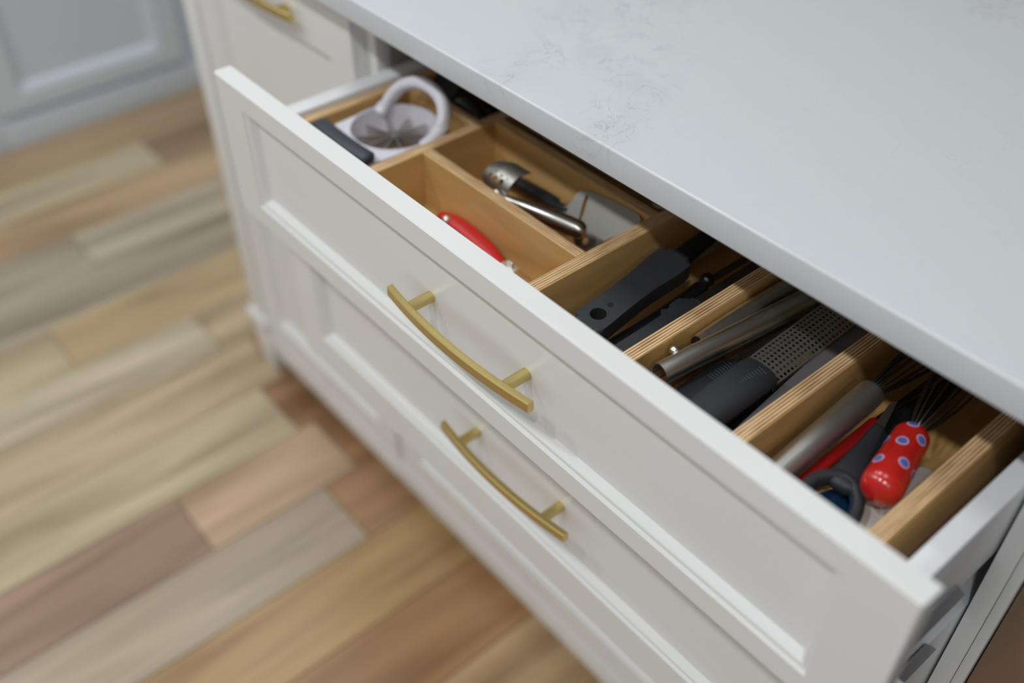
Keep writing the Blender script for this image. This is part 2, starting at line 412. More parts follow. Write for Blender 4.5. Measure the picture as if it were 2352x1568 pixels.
for z, q in [(0.0, .020), (0.012, .022), (0.06, .0245), (0.104, .0255), (0.110, .030), (0.120, .0325), (0.130, .031), (0.137, .026)]:
    rings.append([bm.verts.new((cxp + a * q, cyp + b * q, z)) for a, b in [(-1, -1), (1, -1), (1, 1), (-1, 1)]])
for A, B in zip(rings, rings[1:]):
    for i in range(4): bm.faces.new((A[i], A[(i + 1) % 4], B[(i + 1) % 4], B[i]))
bm.faces.new(rings[0]); bm.faces.new(rings[-1])
mesh_obj('foot', bm, 'paint', pc)
door = panel_front('pullout_front', -0.4285, -0.0135, 0.105, 0.8622, F, 0.0195, 0.050, 0.050, 0.066, 0.050, 'paint', pc)
pull(-0.221, 0.8290, F, F, door)

dc = thing('drawer_cabinet', 'white island drawer base with its two upper drawers pulled open', 'cabinet', (0.425, 0.35, 0))
boxo('side_panel', (-0.0115, FR + 0.02, 0.10), (0.0060, 0.62, CT0), 'interior', dc)
boxo('side_panel', (0.8345, FR + 0.02, 0.10), (0.8465, 0.62, CT0), 'interior', dc)
boxo('bottom_panel', (0.006, FR, 0.10), (0.8345, 0.62, 0.118), 'interior', dc)
boxo('back_panel', (0.006, 0.602, 0.118), (0.8345, 0.62, CT0), 'interior', dc)
boxo('frame_stile', (-0.0115, FR, 0.1), (0.0078, FR + 0.02, CT0), 'paint', dc, 0.0008)
boxo('frame_stile', (0.8315, FR, 0.1), (0.8470, FR + 0.02, CT0), 'paint', dc, 0.0008)
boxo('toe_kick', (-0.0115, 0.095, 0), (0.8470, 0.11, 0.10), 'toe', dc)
boxo('base_rail', (-0.0115, F + 0.001, 0.052), (0.8470, FR, 0.1005), 'paint', dc, 0.002)
def drawer(yf, z0, z1, rt, rb, bz0, bz1, hz, depth=0.50):
    """a drawer: box as the part, front / pull / slides as sub-parts"""
    yi = yf + 0.0200
    bm = bmesh.new(); xa, xb, t = 0.0200, 0.8290, 0.0175
    box(bm, (xa, yi, bz0), (xa + 0.0215, yi + depth, bz1), 0.0012, 2)
    box(bm, (xb - t, yi, bz0), (xb, yi + depth, bz1), 0.0012, 2)
    box(bm, (xa + 0.0215, yi, bz0), (xb - t, yi + 0.012, bz1 - 0.004))
    box(bm, (xa + 0.0215, yi + depth - 0.012, bz0), (xb - t, yi + depth, bz1))
    box(bm, (xa + 0.0215, yi + 0.012, bz0 + 0.004), (xb - t, yi + depth - 0.012, bz0 + 0.014))
    d = mesh_obj('drawer', bm, 'box_white', dc, smooth=True, auto=40)
    panel_front('drawer_front', 0.0, DW, z0, z1, yf, 0.0200, 0.0498, 0.0498, rt, rb, 'paint', d)
    if hz: pull(0.4247, hz, yf, yf + 0.0108, d)
    return d
Y1, Y2 = -0.1466, -0.0980
d1 = drawer(Y1, 0.6914, 0.8622, 0.0248, 0.0256, 0.712, 0.806, 0.7768)
d1['label'] = 'open top drawer with a panelled white front'
d2 = drawer(Y2, 0.4407, 0.6880, 0.0500, 0.0500, 0.470, 0.640, 0.5625)
d2['label'] = 'second drawer pulled out a little less than the top one'
d3 = drawer(F, 0.1050, 0.4377, 0.0500, 0.0500, 0.135, 0.380, None, 0.45)
d3['label'] = 'closed bottom drawer'
# runners beside the open drawers: pale drawer member and dark cabinet member, made tall to stand in for interior shade
for d, yf, zc in ((d1, Y1, 0.712), (d2, Y2, 0.632)):
    bm = bmesh.new()
    prism(bm, [(yf + .02, zc - .022), (0.022, zc - .022), (-0.012, zc + .022), (yf + .02, zc + .022)], 0.8292, 0.8312,
          Matrix(((0, 0, 1, 0), (1, 0, 0, 0), (0, 1, 0, 0), (0, 0, 0, 1))), 0.0004, 1)
    mesh_obj('slide_member', bm, 'zinc', d)
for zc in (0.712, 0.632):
    boxo('slide_rail_shade', (0.8318, FR + 0.021, zc - .040), (0.8344, 0.56, zc + .036), 'rail_dark', dc)

# ---------------------------------------------------------------- built-in oven to the right
ov = thing('built_in_oven', 'steel-trimmed appliance built in beside the drawers', 'oven', (1.20, 0.35, 0))
boxo('cabinet_stile', (0.8475, FR, 0.052), (0.8560, FR + 0.02, CT0), 'paint', ov, 0.0008)
boxo('housing', (0.8570, FR + 0.022, 0.10), (1.60, 0.60, 0.880), 'rail_dark', ov)
boxo('trim', (0.8575, FR + 0.004, 0.12), (0.8960, FR + 0.022, 0.87), 'trim_floor_tint', ov, 0.001)
boxo('door_glass', (0.8965, FR + 0.002, 0.12), (1.56, FR + 0.022, 0.87), 'glass', ov, 0.001)
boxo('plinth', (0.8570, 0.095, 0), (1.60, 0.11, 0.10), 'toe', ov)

# ---------------------------------------------------------------- cabinets along the far left wall
def far_cabinet(y0, y1, label):
    c = thing('base_cabinet', label, 'cabinet', (-1.85, (y0 + y1) / 2, 0))
    XF = -1.575
    boxo('body', (-2.29, y0, 0.075), (XF - 0.020, y1, 0.885), 'paint_far', c)
    boxo('plinth', (-2.29, y0, 0.0), (XF - 0.004, y1, 0.073), 'paint_far', c, 0.002)
    d = panel_front('cabinet_door', y0 + 0.012, y1 - 0.012, 0.088, 0.74, XF, 0.020, 0.062, 0.062, 0.062, 0.048, 'paint_far', c, '+x', 1.7)
    dr_ = panel_front('drawer_front', y0 + 0.012, y1 - 0.012, 0.745, 0.875, XF, 0.020, 0.045, 0.045, 0.035, 0.035, 'paint_far', c, '+x')
    return c
far_cabinet(-0.078, 0.448, 'pale grey panelled base cabinet across the aisle facing the island corner post')
far_cabinet(-0.605, -0.079, 'pale grey base cabinet farther along the aisle past the one facing the corner post')
far_cabinet(0.449, 0.980, 'pale grey base cabinet across the aisle behind the island corner post')
tag(boxo('wall_counter', (-2.295, -0.61, 0.886), (-1.555, 0.985, 0.915), 'quartz', None, 0.002), 'white counter slab on the cabinets across the aisle', 'countertop')

# ---------------------------------------------------------------- plywood organizer in the top drawer
ZT, ZF, ZB = 0.800, 0.7345, 0.7280
YI = Y1 + 0.0200 + 0.0125           # just behind the drawer box front
org = thing('drawer_organizer', 'birch plywood divider tray with exposed ply edges in the top drawer', 'organizer', (0.417, 0.10, ZB))
boxo('tray_base', (0.0420, YI, ZB), (0.7930, 0.355, ZF), 'ply_y', org)
def wallx(name, x0, x1, y0, y1, top=ZT):   # thin across x, runs along y
    bm = box(bmesh.new(), (x0, y0, ZF), (x1, y1, top), 0.0006, 1)
    bm.normal_update()
    for f in bm.faces: f.material_index = 1 if abs(f.normal.z) > 0.9 or abs(f.normal.y) > 0.9 else 0
    return mesh_obj(name, bm, ['ply_y', 'edge_x'], org)
def wally(name, x0, x1, y0, y1, top=ZT):
    bm = box(bmesh.new(), (x0, y0, ZF), (x1, y1, top), 0.0006, 1)
    bm.normal_update()
    for f in bm.faces: f.material_index = 1 if abs(f.normal.z) > 0.9 or abs(f.normal.x) > 0.9 else 0
    return mesh_obj(name, bm, ['ply_x', 'edge_y'], org)
DX = [(0.0425, 0.0560), (0.1740, 0.1870), (0.4225, 0.4370), (0.5405, 0.5545), (0.6570, 0.6715), (0.7780, 0.7925)]
YE = 0.355
wallx('side_wall', *DX[0], YI, YE)
for a in DX[1:5]: wallx('divider', *a, YI, YE)
wallx('side_wall', *DX[5], YI, YE)
wally('cross_divider', DX[0][1], DX[1][0], 0.0580, 0.0700)
wally('cross_divider', DX[1][1], DX[2][0], -0.0170, -0.0045)
wally('cross_divider', DX[1][1], DX[2][0], 0.0800, 0.0925)
wally('end_wall', DX[0][1], DX[1][0], YE - 0.0125, YE)
for i in range(1, 5): wally('end_wall', DX[i][1], DX[i + 1][0], YE - 0.0125, YE)

# ---------------------------------------------------------------- compartment 1: apple slicer, black ladle
def apple_slicer():
    c = Vector((0.1145, -0.003, 0.0))
    t = thing('apple_slicer', 'white plastic apple slicer with radial blades and dark grip handle', 'apple slicer', (c.x, c.y, ZF))
    I = Matrix.Translation((c.x, c.y, 0))
    mesh_obj('ring', lathe(bmesh.new(), [(.0400, .765), (.0405, .7655), (.0470, .790), (.0478, .7935), (.0500, .7935), (.0508, .790), (.0470, .766), (.0460, .7645), (.0400, .765)], I, 48), 'whiteplastic', t, True, 50)
    mesh_obj('base_rim', lathe(bmesh.new(), [(.0440, ZF), (.0480, ZF), (.0480, ZF + .003), (.0455, .765), (.0435, .765), (.0440, ZF)], I, 48), 'whiteplastic', t, True, 50)
    mesh_obj('hub', lathe(bmesh.new(), [(.0001, .783), (.0024, .783), (.0024, .768), (.0001, .768)], I, 16), 'satin', t, True, 50)
    for k in range(10):
        a = 2 * PI * k / 10 + 0.25; m = Matrix.Translation((c.x, c.y, 0)) @ Matrix.Rotation(a, 4, 'Z')
        bm = box(bmesh.new(), (.0022, -.0006, .770), (.0420, .0006, .7825)); bmesh.ops.transform(bm, matrix=m, verts=bm.verts)
        mesh_obj('blade', bm, 'satin', t)
    # rear loop handle rising from the ring
    path = smooth_open([(c.x - .044, c.y + .010, .787), (c.x - .043, c.y + .024, .799), (c.x - .034, c.y + .036, .815), (c.x - .014, c.y + .043, .826), (c.x + .008, c.y + .045, .829),
                        (c.x + .030, c.y + .043, .825), (c.x + .045, c.y + .036, .815), (c.x + .0510, c.y + .024, .801), (c.x + .048, c.y + .004, .788)], 6)
    n = len(path); rad = [(.0068 + .0026 * abs(2 * i / (n - 1) - 1) ** 3, .0070 - .0005 * abs(2 * i / (n - 1) - 1)) for i in range(n)]
    sweepo('handle', path, rad, 'whiteplastic', t, n=14, up=(0, 0.62, 0.78), power=2.6)
    # front handle: solid wing with a dark grip along its edge
    arc = [(c.x + .0490 * math.cos(q), c.y + .0490 * math.sin(q)) for q in [PI + .15 + (PI - .30) * j / 14 for j in range(15)]]
    out = [(c.x + .0485, c.y - .020), (c.x + .0470, c.y - .050), (c.x + .0380, c.y - .0650), (c.x, c.y - .0690), (c.x - .0380, c.y - .0650), (c.x - .0470, c.y - .050), (c.x - .0485, c.y - .020)]
    mesh_obj('handle_wing', prism(bmesh.new(), out + arc, .7835, .7925, None), 'whiteplastic', t)
    g = [(c.x - .047, c.y - .0640, .7990), (c.x - .030, c.y - .0665, .8005), (c.x, c.y - .0680, .8010), (c.x + .030, c.y - .0665, .8000), (c.x + .043, c.y - .0640, .7985)]
    sweepo('grip', smooth_open(g, 5), [(.0100, .0062)] * 21, 'rubber_blue', t, n=14, rounded=True, power=3)
apple_slicer()
def ladle():
    t = thing('black_ladle', 'black nylon ladle in the compartment behind the apple slicer', 'ladle', (0.115, 0.12, ZF))
    I = Matrix.Translation((0.112, 0.118, 0)) @ Matrix.Rotation(0.25, 4, 'Y')
    prof = [(.0005, .816)] + [(.031 * math.sin(a), .782 + .034 * math.cos(a)) for a in [i * PI / 2 / 8 for i in range(1, 9)]]
    prof += [(.0296, .781)] + [(.0294 * math.sin(a), .782 + .0324 * math.cos(a)) for a in [i * PI / 2 / 8 for i in range(7, 0, -1)]] + [(.0005, .8144)]
    bm = lathe(bmesh.new(), prof, Matrix.Translation((0.137, 0.143, 0)), 36)
    mesh_obj('bowl', bm, 'blackgloss', t, True, 60)
    sweepo('handle', smooth_open([(.137, .172, .790), (.137, .190, .800), (.136, .24, .795), (.134, .31, .780)], 5), [(.008, .004)] * 16, 'black', t, n=12, rounded=True)
    t2 = thing('black_masher', 'glossy black rounded tool lying against the black ladle', 'utensil', (0.145, 0.09, ZF))
    sweepo('handle', smooth_open([(.112, .0835, .778), (.122, .0840, .794), (.140, .0845, .798), (.162, .0860, .784)], 5), [(.0095, .0085)] * 16, 'blackgloss', t2, n=16, rounded=True)
    sweepo('stem', [(.162, .0960, .770), (.166, .15, .756), (.166, .24, .748)], [(.005, .005)] * 3, 'blackgloss', t2, n=12, rounded=True)
    t3 = thing('black_spatula', 'black nylon spatula blade leaning up behind the apple slicer', 'spatula', (0.085, 0.11, ZF))
    bm = prism(bmesh.new(), smooth_closed([(-.018, 0), (.018, 0), (.020, .05), (.016, .078), (-.016, .078), (-.020, .05)], 4), -.0012, .0012,
               Matrix.Translation((.080, .079, .782)) @ Matrix.Rotation(0.62, 4, 'X'), .0006, 1)
    mesh_obj('blade', bm, 'black', t3, True, 40)
    sweepo('handle', [(.080, .140, .827), (.082, .22, .822), (.084, .30, .806)], [(.006, .004)] * 3, 'black', t3, n=12, rounded=True)
ladle()

# ---------------------------------------------------------------- compartment 2: red can opener, scoop, cheese slicer, red peeler, skewers
def red_opener():
    t = thing('red_can_opener', 'red-handled opener with chrome strip and rivet in the front compartment', 'can opener', (0.29, -0.035, ZF))
    path = smooth_open([(.232, -.0285, .7470), (.248, -.0265, .7490), (.275, -.0275, .7500), (.305, -.0300, .7490), (.326, -.0335, .7475), (.338, -.0360, .7460)], 5)
    n = len(path); rad = [(.0050 + .0052 * math.sin(PI * min(1, (i + 2) / (n + 1))) ** .7, .0058) for i in range(n)]
    sweepo('handle', path, rad, 'red', t, n=16, rounded=True, power=2.4)
    strip = smooth_open([(.236, -.0405, .7480), (.262, -.0420, .7500), (.300, -.0440, .7500), (.335, -.0450, .7480), (.366, -.0450, .7460)], 5)
    sweepo('metal_strip', strip, [(.0048, .0042)] * len(strip), 'chrome', t, n=12, power=3)
    for x, y in ((.2455, -.0330), (.2520, -.0440)):
        mesh_obj('rivet', lathe(bmesh.new(), [(.0001, .7578), (.0030, .7572), (.0045, .7555), (.0050, .7535), (.0050, .7500)], Matrix.Translation((x, y, 0)), 20), 'chrome', t, True, 60)
    boxo('blade', (.340, -.0400, .7440), (.3600, -.0290, .7560), 'chrome', t, .001)
    boxo('turn_key', (.3460, -.0360, .7560), (.3540, -.0330, .7610), 'chrome', t, .0008)
red_opener()
def scoop():
    t = thing('steel_serving_scoop', 'steel tool with tapered round handle and perforated curved head', 'utensil', (0.31, 0.02, ZF))
    a, b = Vector((.2935, .0095, .7840)), Vector((.3790, .0320, .7825)); d = (b - a)
    ks = [(-.10, .0042), (0, .0046), (.12, .0058), (.3, .0078), (.6, .0094), (.85, .0097), (.96, .0092)]
    sweepo('handle', [tuple(a + d * k) for k, _ in ks], [r for _, r in ks], 'steel', t, n=24, rounded=True)
    # hooded head: sheet curled about an axis along x, three holes low on its front
    X0, LEN = .2370, .0520
    def hood(x, s_, z=0.0):
        u = max(0.0, min(1.0, x / LEN)); tp = .40 + .60 * min(1, u * 1.9) ** .6
        ph = s_ / .0200; r = .0200 * tp + z
        return Vector((X0 + x + .004 * math.sin(ph), .0310 - r * math.cos(ph), .7830 + r * math.sin(ph) * 1.05))
    bm = bmesh.new(); cw, s0, s1, SE = .0092, .0060, .0185, .0480; xa = .0160; xb = xa + 3 * cw
    holed_grid(bm, 3, 1, cw, s1 - s0, .0034, .0010, lambda x, y, z: hood(xa + x, s0 + y, z), 12)
    def patch(xs, ss):
        for off in (.0010, 0.0):
            G = [[bm.verts.new(hood(x, q, off)) for x in xs] for q in ss]
            for j in range(len(ss) - 1):
                for i in range(len(xs) - 1): bm.faces.new((G[j][i], G[j][i + 1], G[j + 1][i + 1], G[j + 1][i]))
    lsp = lambda p, q, n: [p + (q - p) * i / n for i in range(n + 1)]
    patch(lsp(0, LEN, 16), lsp(s1, SE, 12)); patch(lsp(0, xa, 5), lsp(s0, s1, 4)); patch(lsp(xb, LEN, 3), lsp(s0, s1, 4)); patch(lsp(0, LEN, 16), lsp(-.003, s0, 3))
    mesh_obj('perforated_hood', bm, 'satin', t, True, 60)
    sweepo('neck', [tuple(hood(.040, .004)), tuple(a - d * .05)], [(.007, .0030), (.0044, .0042)], 'steel', t, n=14)
scoop()
def cheese_slicer():
    t = thing('cheese_slicer', 'flat satin steel cheese slicer with slotted blade leaning on the divider', 'cheese slicer', (0.37, 0.06, ZF))
    A = Vector((.3415, .075, .79)); u = Vector((.99208, .04409, .11758)); v = Vector((.11592, -.68165, -.72244)); n = u.cross(v)
    m = Matrix(((u.x, v.x, n.x, A.x), (u.y, v.y, n.y, A.y), (u.z, v.z, n.z, A.z), (0, 0, 0, 1)))
    out = [(-.020, .024), (-.0135, .0195), (-.0125, .0105), (-.0095, .0035), (-.002, -.0002), (.012, -.0014), (.029, -.0015), (.060, -.0001), (.0705, .0016), (.0748, .0058), (.0735, .0120), (.0640, .0225),
           (.0509, .0336), (.040, .0455), (.0300, .0535), (.0188, .0539), (.0105, .0480), (.0076, .0362), (-.002, .0330), (-.014, .0300)]
    o = mesh_obj('blade', prism(bmesh.new(), smooth_closed(out, 3), -.0006, .0006, m), 'matte_steel', t)
    slot = smooth_closed([(.0005, .0050), (.0045, .0050), (.0052, .0080), (.0095, .0280), (.0060, .0290)], 3)
    hole = [(.0255 + .0040 * math.cos(a), .0455 + .0040 * math.sin(a)) for a in [2 * PI * k / 16 for k in range(16)]]
    cut(o, [prism(bmesh.new(), slot, -.01, .01, m), prism(bmesh.new(), hole, -.01, .01, m)])
    h = smooth_open([(.3300, .0600, .7690), (.3120, .0610, .7650), (.2900, .0640, .7620), (.2500, .0670, .7560), (.2200, .0680, .7500)], 4)
    sweepo('handle', h, [(.0055, .0035)] * 5 + [(.0080, .0062)] * (len(h) - 5), 'rubber', t, n=16, rounded=True)
cheese_slicer()
def peeler():
    t = thing('red_peeler', 'dark red handled peeler lying under the steel tool', 'peeler', (0.33, 0.02, ZF))
    h = smooth_open([(.3000, .0035, .7700), (.3250, .0030, .7770), (.3500, .0030, .7800), (.3750, .0030, .7800), (.3950, .0030, .7780)], 4)
    n = len(h)
    sweepo('handle', h, [(.0052 + .0010 * math.sin(PI * i / n), .0060) for i in range(n)], 'darkred', t, n=16, rounded=True)
    sweepo('end_ring', [(.4070 + .0070 * math.cos(a), .0035 + .0052 * math.sin(a), .7760) for a in [2 * PI * k / 20 for k in range(20)]], [.0016] * 20, 'satin', t, n=8, closed=True)
    bm = box(bmesh.new(), (.262, .0005, .7600), (.2985, .0065, .7615), .0005, 1); mesh_obj('blade', bm, 'steel', t)
peeler()
for i, (y, z, ex) in enumerate([(.1110, .7940, 0), (.1220, .7850, .03), (.1330, .7760, .01)]):
    t = thing('metal_skewer', 'thin steel skewer lying behind the rear divider', 'skewer', (.31, y, ZF), 'steel skewers behind the divider')
    sweepo('rod', [(.200 + ex, y + .004, z - .006), (.402 + ex * .4, y - .001, z)], .0022, 'steel', t, n=10, rounded=True)
    sweepo('loop', [(.4080 + ex * .4 + .0070 * math.cos(a), y - .001 + .0055 * math.sin(a), z) for a in [2 * PI * k / 16 for k in range(16)]], [.0014] * 16, 'steel', t, n=8, closed=True)

# ---------------------------------------------------------------- compartment 3: black handles
def spatula():
    t = thing('black_handled_spatula', 'black soft-grip handle with a round hanging hole', 'spatula', (0.475, 0.01, ZF))
    # outline in local x (along handle, from its free end) and y
    out = [(.000, .006), (.000, -.006), (.003, -.0135), (.012, -.0160), (.040, -.0150), (.070, -.0150), (.096, -.0175), (.112, -.0178), (.121, -.0155), (.124, -.008), (.124, .008), (.121, .0155),
           (.112, .0178), (.096, .0175), (.070, .0150), (.040, .0150), (.012, .0160), (.003, .0135)]
    out = [(x * 1.10, y * 1.02) for x, y in out]
    m = frame_mat((.4815, -.0640, .7735), (-.075, .992, .060), (.02, 0, 1))
    o = mesh_obj('handle', prism(bmesh.new(), smooth_closed(out, 4), -.0075, .0090, m, .0066, 5), 'rubber', t, True, 60)
    hole = [(.0215 + .0076 * math.cos(a), .0076 * math.sin(a)) for a in [2 * PI * k / 24 for k in range(24)]]
    cut(o, [prism(bmesh.new(), hole, -.03, .03, m)])
    disc = [(.0375 + .0030 * math.cos(a), .0030 * math.sin(a)) for a in [2 * PI * k / 20 for k in range(20)]]
    mesh_obj('dimple', prism(bmesh.new(), disc, .0086, .00915, m), 'black', t)
    P = lambda x, y, z: tuple(m @ Vector((x, y, z)))
    sweepo('collar', [P(.134, 0, .0005), P(.145, 0, .001), P(.180, 0, .002), P(.205, 0, .001)], [(.0125, .0085), (.0105, .0078), (.0095, .0068), (.0085, .0055)], 'black', t, n=18, rounded=True)
    sweepo('shaft', [P(.20, 0, .001), P(.30, 0, -.012), P(.385, 0, -.02)], [(.005, .0025)] * 3, 'darksteel', t, n=10)
spatula()
def gloss_spoon():
    t = thing('glossy_black_spoon', 'glossy black nylon handle between the two matte grips', 'utensil', (0.50, 0.02, ZF))
    h = smooth_open([(.4960, -.100, .7520), (.4985, -.050, .7565), (.5010, .000, .7600), (.4990, .050, .7600), (.4960, .078, .7590)], 5)
    sweepo('handle', h, [(.0085, .0060)] * len(h), 'blackgloss', t, n=16, rounded=True)
    mesh_obj('knob', lathe(bmesh.new(), [(.0001, .0075), (.0045, .0062), (.0070, .0030), (.0075, 0), (.0070, -.0030), (.0045, -.0062), (.0001, -.0075)], Matrix.Translation((.4955, .0860, .7640)), 20), 'blackgloss', t, True)
    sweepo('shaft', [(.4955, .090, .762), (.500, .20, .765), (.503, .32, .760)], [(.0040, .0022)] * 3, 'darksteel', t, n=10)
gloss_spoon()
def slate_knife():
    t = thing('slate_handled_turner', 'slate grey handle with steel shank beside the second divider', 'turner', (0.52, 0.02, ZF))
    m = frame_mat((.5215, -.1080, .7660), (.010, .999, .05), (-.10, 0, 1))
    out = [(.000, .008), (.000, -.008), (.020, -.0100), (.060, -.0095), (.105, -.0105), (.142, -.0110), (.148, -.008), (.150, .000), (.147, .0120), (.138, .0150), (.124, .0140), (.112, .0095), (.060, .0095), (.020, .0100)]
    mesh_obj('handle', prism(bmesh.new(), smooth_closed(out, 4), -.0060, .0070, m, .0042, 3), 'rubber', t, True, 60)
    P = lambda x, y, z: tuple(m @ Vector((x, y, z)))
    bm = prism(bmesh.new(), [(.148, -.0085), (.148, .0095), (.30, .0080), (.44, .0060), (.44, -.0060), (.30, -.0080)], -.0012, .0016, m, .0005, 1)
    mesh_obj('shank', bm, 'darksteel', t)
slate_knife()
t = thing('steel_turner_shaft', 'flat grey steel shaft lying along the compartment wall in shadow', 'utensil', (0.455, 0.2, ZF))
sweepo('shaft', [(.4470, .085, .7440), (.4540, .20, .7520), (.4580, .33, .7560)], [(.0060, .0016)] * 3, 'satin', t, n=8)
sweepo('grip', [(.4480, -.070, .7400), (.4475, .085, .7430)], [(.0050, .0040)] * 2, 'satin', t, n=12, rounded=True)

# ---------------------------------------------------------------- compartment 4: tongs, graters, grey bar
def channel(bm, path, r, a0, a1, th, n=14):
    """open half-tube (inverted U) along path"""
    P = [Vector(p) for p in path]; rows = []
    for i in range(len(P)):
        t = (P[min(i + 1, len(P) - 1)] - P[max(i - 1, 0)]).normalized(); s = t.cross(Vector((0, 0, 1))).normalized(); u = s.cross(t)
        rr = r[i] if isinstance(r, list) else r
        o = [bm.verts.new(P[i] + s * rr[0] * math.cos(a0 + (a1 - a0) * k / n) + u * rr[1] * math.sin(a0 + (a1 - a0) * k / n)) for k in range(n + 1)]
        q = [bm.verts.new(P[i] + s * (rr[0] - th) * math.cos(a0 + (a1 - a0) * k / n) + u * (rr[1] - th) * math.sin(a0 + (a1 - a0) * k / n)) for k in range(n + 1)]
        rows.append(o + q[::-1])
    m = len(rows[0])
    for A, B in zip(rows, rows[1:]):
        for k in range(m): bm.faces.new((A[k], A[(k + 1) % m], B[(k + 1) % m], B[k]))
    for R in (rows[0], rows[-1]):
        for k in range(n): bm.faces.new((R[k], R[k + 1], R[m - 2 - k], R[m - 1 - k]))
    return bm
def tongs():
    t = thing('kitchen_tongs', 'polished steel tongs with two channel arms and a rivet', 'tongs', (0.57, 0.05, ZF))
    p = smooth_open([(.5690, -.0590, .7850), (.5745, -.012, .7860), (.5800, .030, .7870), (.5880, .100, .7870), (.5980, .200, .7840), (.6040, .270, .7800)], 5)
    mesh_obj('arm', channel(bmesh.new(), p, [(.0098, .0110)] * len(p), -.5, PI + .5, .0010), 'chrome', t, True, 50)
    p = smooth_open([(.5630, -.0060, .7830), (.5630, .040, .7845), (.5660, .110, .7850), (.5720, .200, .7820), (.5760, .270, .7790)], 5)
    mesh_obj('arm', channel(bmesh.new(), p, [(.0078, .0092)] * len(p), -.5, PI + .5, .0010), 'chrome', t, True, 50)
    mesh_obj('rivet', lathe(bmesh.new(), [(.0030, .772), (.0030, .7880), (.0048, .7890), (.0048, .7925), (.0032, .7942), (.0001, .7946)], Matrix.Translation((.5605, -.0330, 0)), 18), 'chrome', t, True, 50)
    sweepo('spring_wire', smooth_open([(.5580, -.0500, .7660), (.5570, -.0200, .7600), (.5590, .0050, .7580), (.5640, .0160, .7650)], 5), .0012, 'chrome', t, n=8)
tongs()
def grater(xe, ye, ze, dirn, hw, nx, ny, label, plate=True, lean=0.0, hl=0.125):
    t = thing('handheld_grater', label, 'grater', (xe, ye + .08, ZF))
    m = frame_mat((xe, ye, ze), dirn, (lean, 0, 1))
    L = hl
    path = [tuple(m @ Vector((x, 0, z))) for x, z in [(0, 0), (.02, .0005), (.05, .001), (.08, .001), (L - .01, .0005), (L, 0)]]
    sweepo('handle', path, [(hw * .82, .0095), (hw * .92, .0105), (hw * .97, .0112), (hw, .0112), (hw, .0105), (hw * .96, .0095)], 'rubber', t, n=24, rounded=False, power=2.7)
    for k in range(9):      # grip ridges near the collar
        x = L - .030 + k * .0030
        arc = [tuple(m @ Vector((x, hw * math.cos(a) * .995, .0008 + .0106 * math.sin(a)))) for a in [PI * (.50 + .055 * j) for j in range(8)]]
        sweepo('grip_ridge', arc, [.0006] * 8, 'rubber', t, n=6, up=tuple(m.to_3x3() @ Vector((1, 0, 0))))
    cw = 2 * (hw - .0015) / nx
    def f(x, y, z):
        q = (y / (hw - .0015)) - 1
        return m @ Vector((L - .002 + x, y - (hw - .0015), z + .0022 - .0035 * q * q))
    mesh_obj('perforated_plate', holed_grid(bmesh.new(), ny, nx, cw * .98, cw, cw * .30, .0007, f, 8), 'satin', t, True, 50)
    for s in (-1, 1):
        bm = bmesh.new(); y = s * (hw - .0015)
        box(bm, (L - .002, y - .0006, -.008), (L - .002 + ny * cw * .98, y + .0006, .0000)); bmesh.ops.transform(bm, matrix=m, verts=bm.verts)
        mesh_obj('side_flange', bm, 'satin', t)
    return t
grater(.6175, -.1130, .7720, (.004, .998, .062), .0180, 7, 26, 'black-handled fine grater with the dark grey bar beside it', True, 0.10)
grater(.5880, -.1100, .7540, (-.004, .998, .045), .0125, 5, 30, 'narrower black-handled grater tucked beside the tongs', True, -0.25)
t = thing('grey_scraper', 'long matte grey plastic scraper along the third divider', 'scraper', (0.645, 0.05, ZF))
bm = bmesh.new()
ring = []
for y, xl, xr, z in [(-.095, .6450, .6545, .768), (-.04, .6410, .6550, .775), (.05, .6345, .6555, .781), (.14, .6310, .6558, .783), (.24, .6330, .6555, .778), (.30, .640, .6550, .770)]:
    ring.append([bm.verts.new(p) for p in [(xl, y, z - .004), (xl + .001, y, z - .0025), (xr, y, z + .0015), (xr, y, z - .010)]])
for A, B in zip(ring, ring[1:]):
    for i in range(4): bm.faces.new((A[i], A[(i + 1) % 4], B[(i + 1) % 4], B[i]))
bm.faces.new(ring[0]); bm.faces.new(ring[-1])
mesh_obj('blade', bm, 'greyplastic', t, True, 40)
bm = box(bmesh.new(), (.6480, -.09, ZF), (.6545, .29, .768), .002, 2); mesh_obj('spine', bm, 'greyplastic', t, True, 40)
t = thing('grater_hole_backing', 'flat black sheet added beneath the graters to darken their holes', 'utensil', (0.63, 0.0, ZF))  # added sheet, gives the grater holes a dark backing
bm = prism(bmesh.new(), smooth_closed([(.600, -.105), (.640, -.105), (.645, -.02), (.643, .06), (.628, .10), (.610, .06), (.604, -.02)], 4), ZF + .0002, .7450, None, .002, 2)
mesh_obj('body', bm, 'black', t, True, 40)

# ---------------------------------------------------------------- compartment 5: whisk, polka-dot whisk, scissors, blue tool
def whisk(name, label, base, axis, length, width, nw, wr, m_wire, parent=None):
    t = parent or thing(name, label, 'whisk', (base[0], base[1], ZF))
    mt = frame_mat(base, axis)
    for k in range(nw):
        a = PI * k / nw
        pts = []
        for j in range(25):
            s = j / 24 * 2 * PI; 
            u = (1 - math.cos(s)) / 2                                # 0 at the handle, 1 at the tip
            r = width * math.sin(s) * (0.55 + 0.45 * u) * (u ** .25 if u > 0 else 0)
            off = .0035 * (1 - u)
            q = math.copysign(1, math.sin(s)) if abs(math.sin(s)) > 1e-6 else 0
            rr = r + q * off
            pts.append(tuple(mt @ Vector((u * length, rr * math.cos(a), rr * math.sin(a)))))
        sweepo('wire_loop', pts, wr, m_wire, t, n=6)
    return t
t = thing('steel_whisk', 'balloon whisk with a smooth round steel handle', 'whisk', (0.692, 0.0, ZF))
ax = Vector((.012, .990, .135))
a0 = Vector((.6905, -.1050, .7590)); a1 = a0 + ax * .168
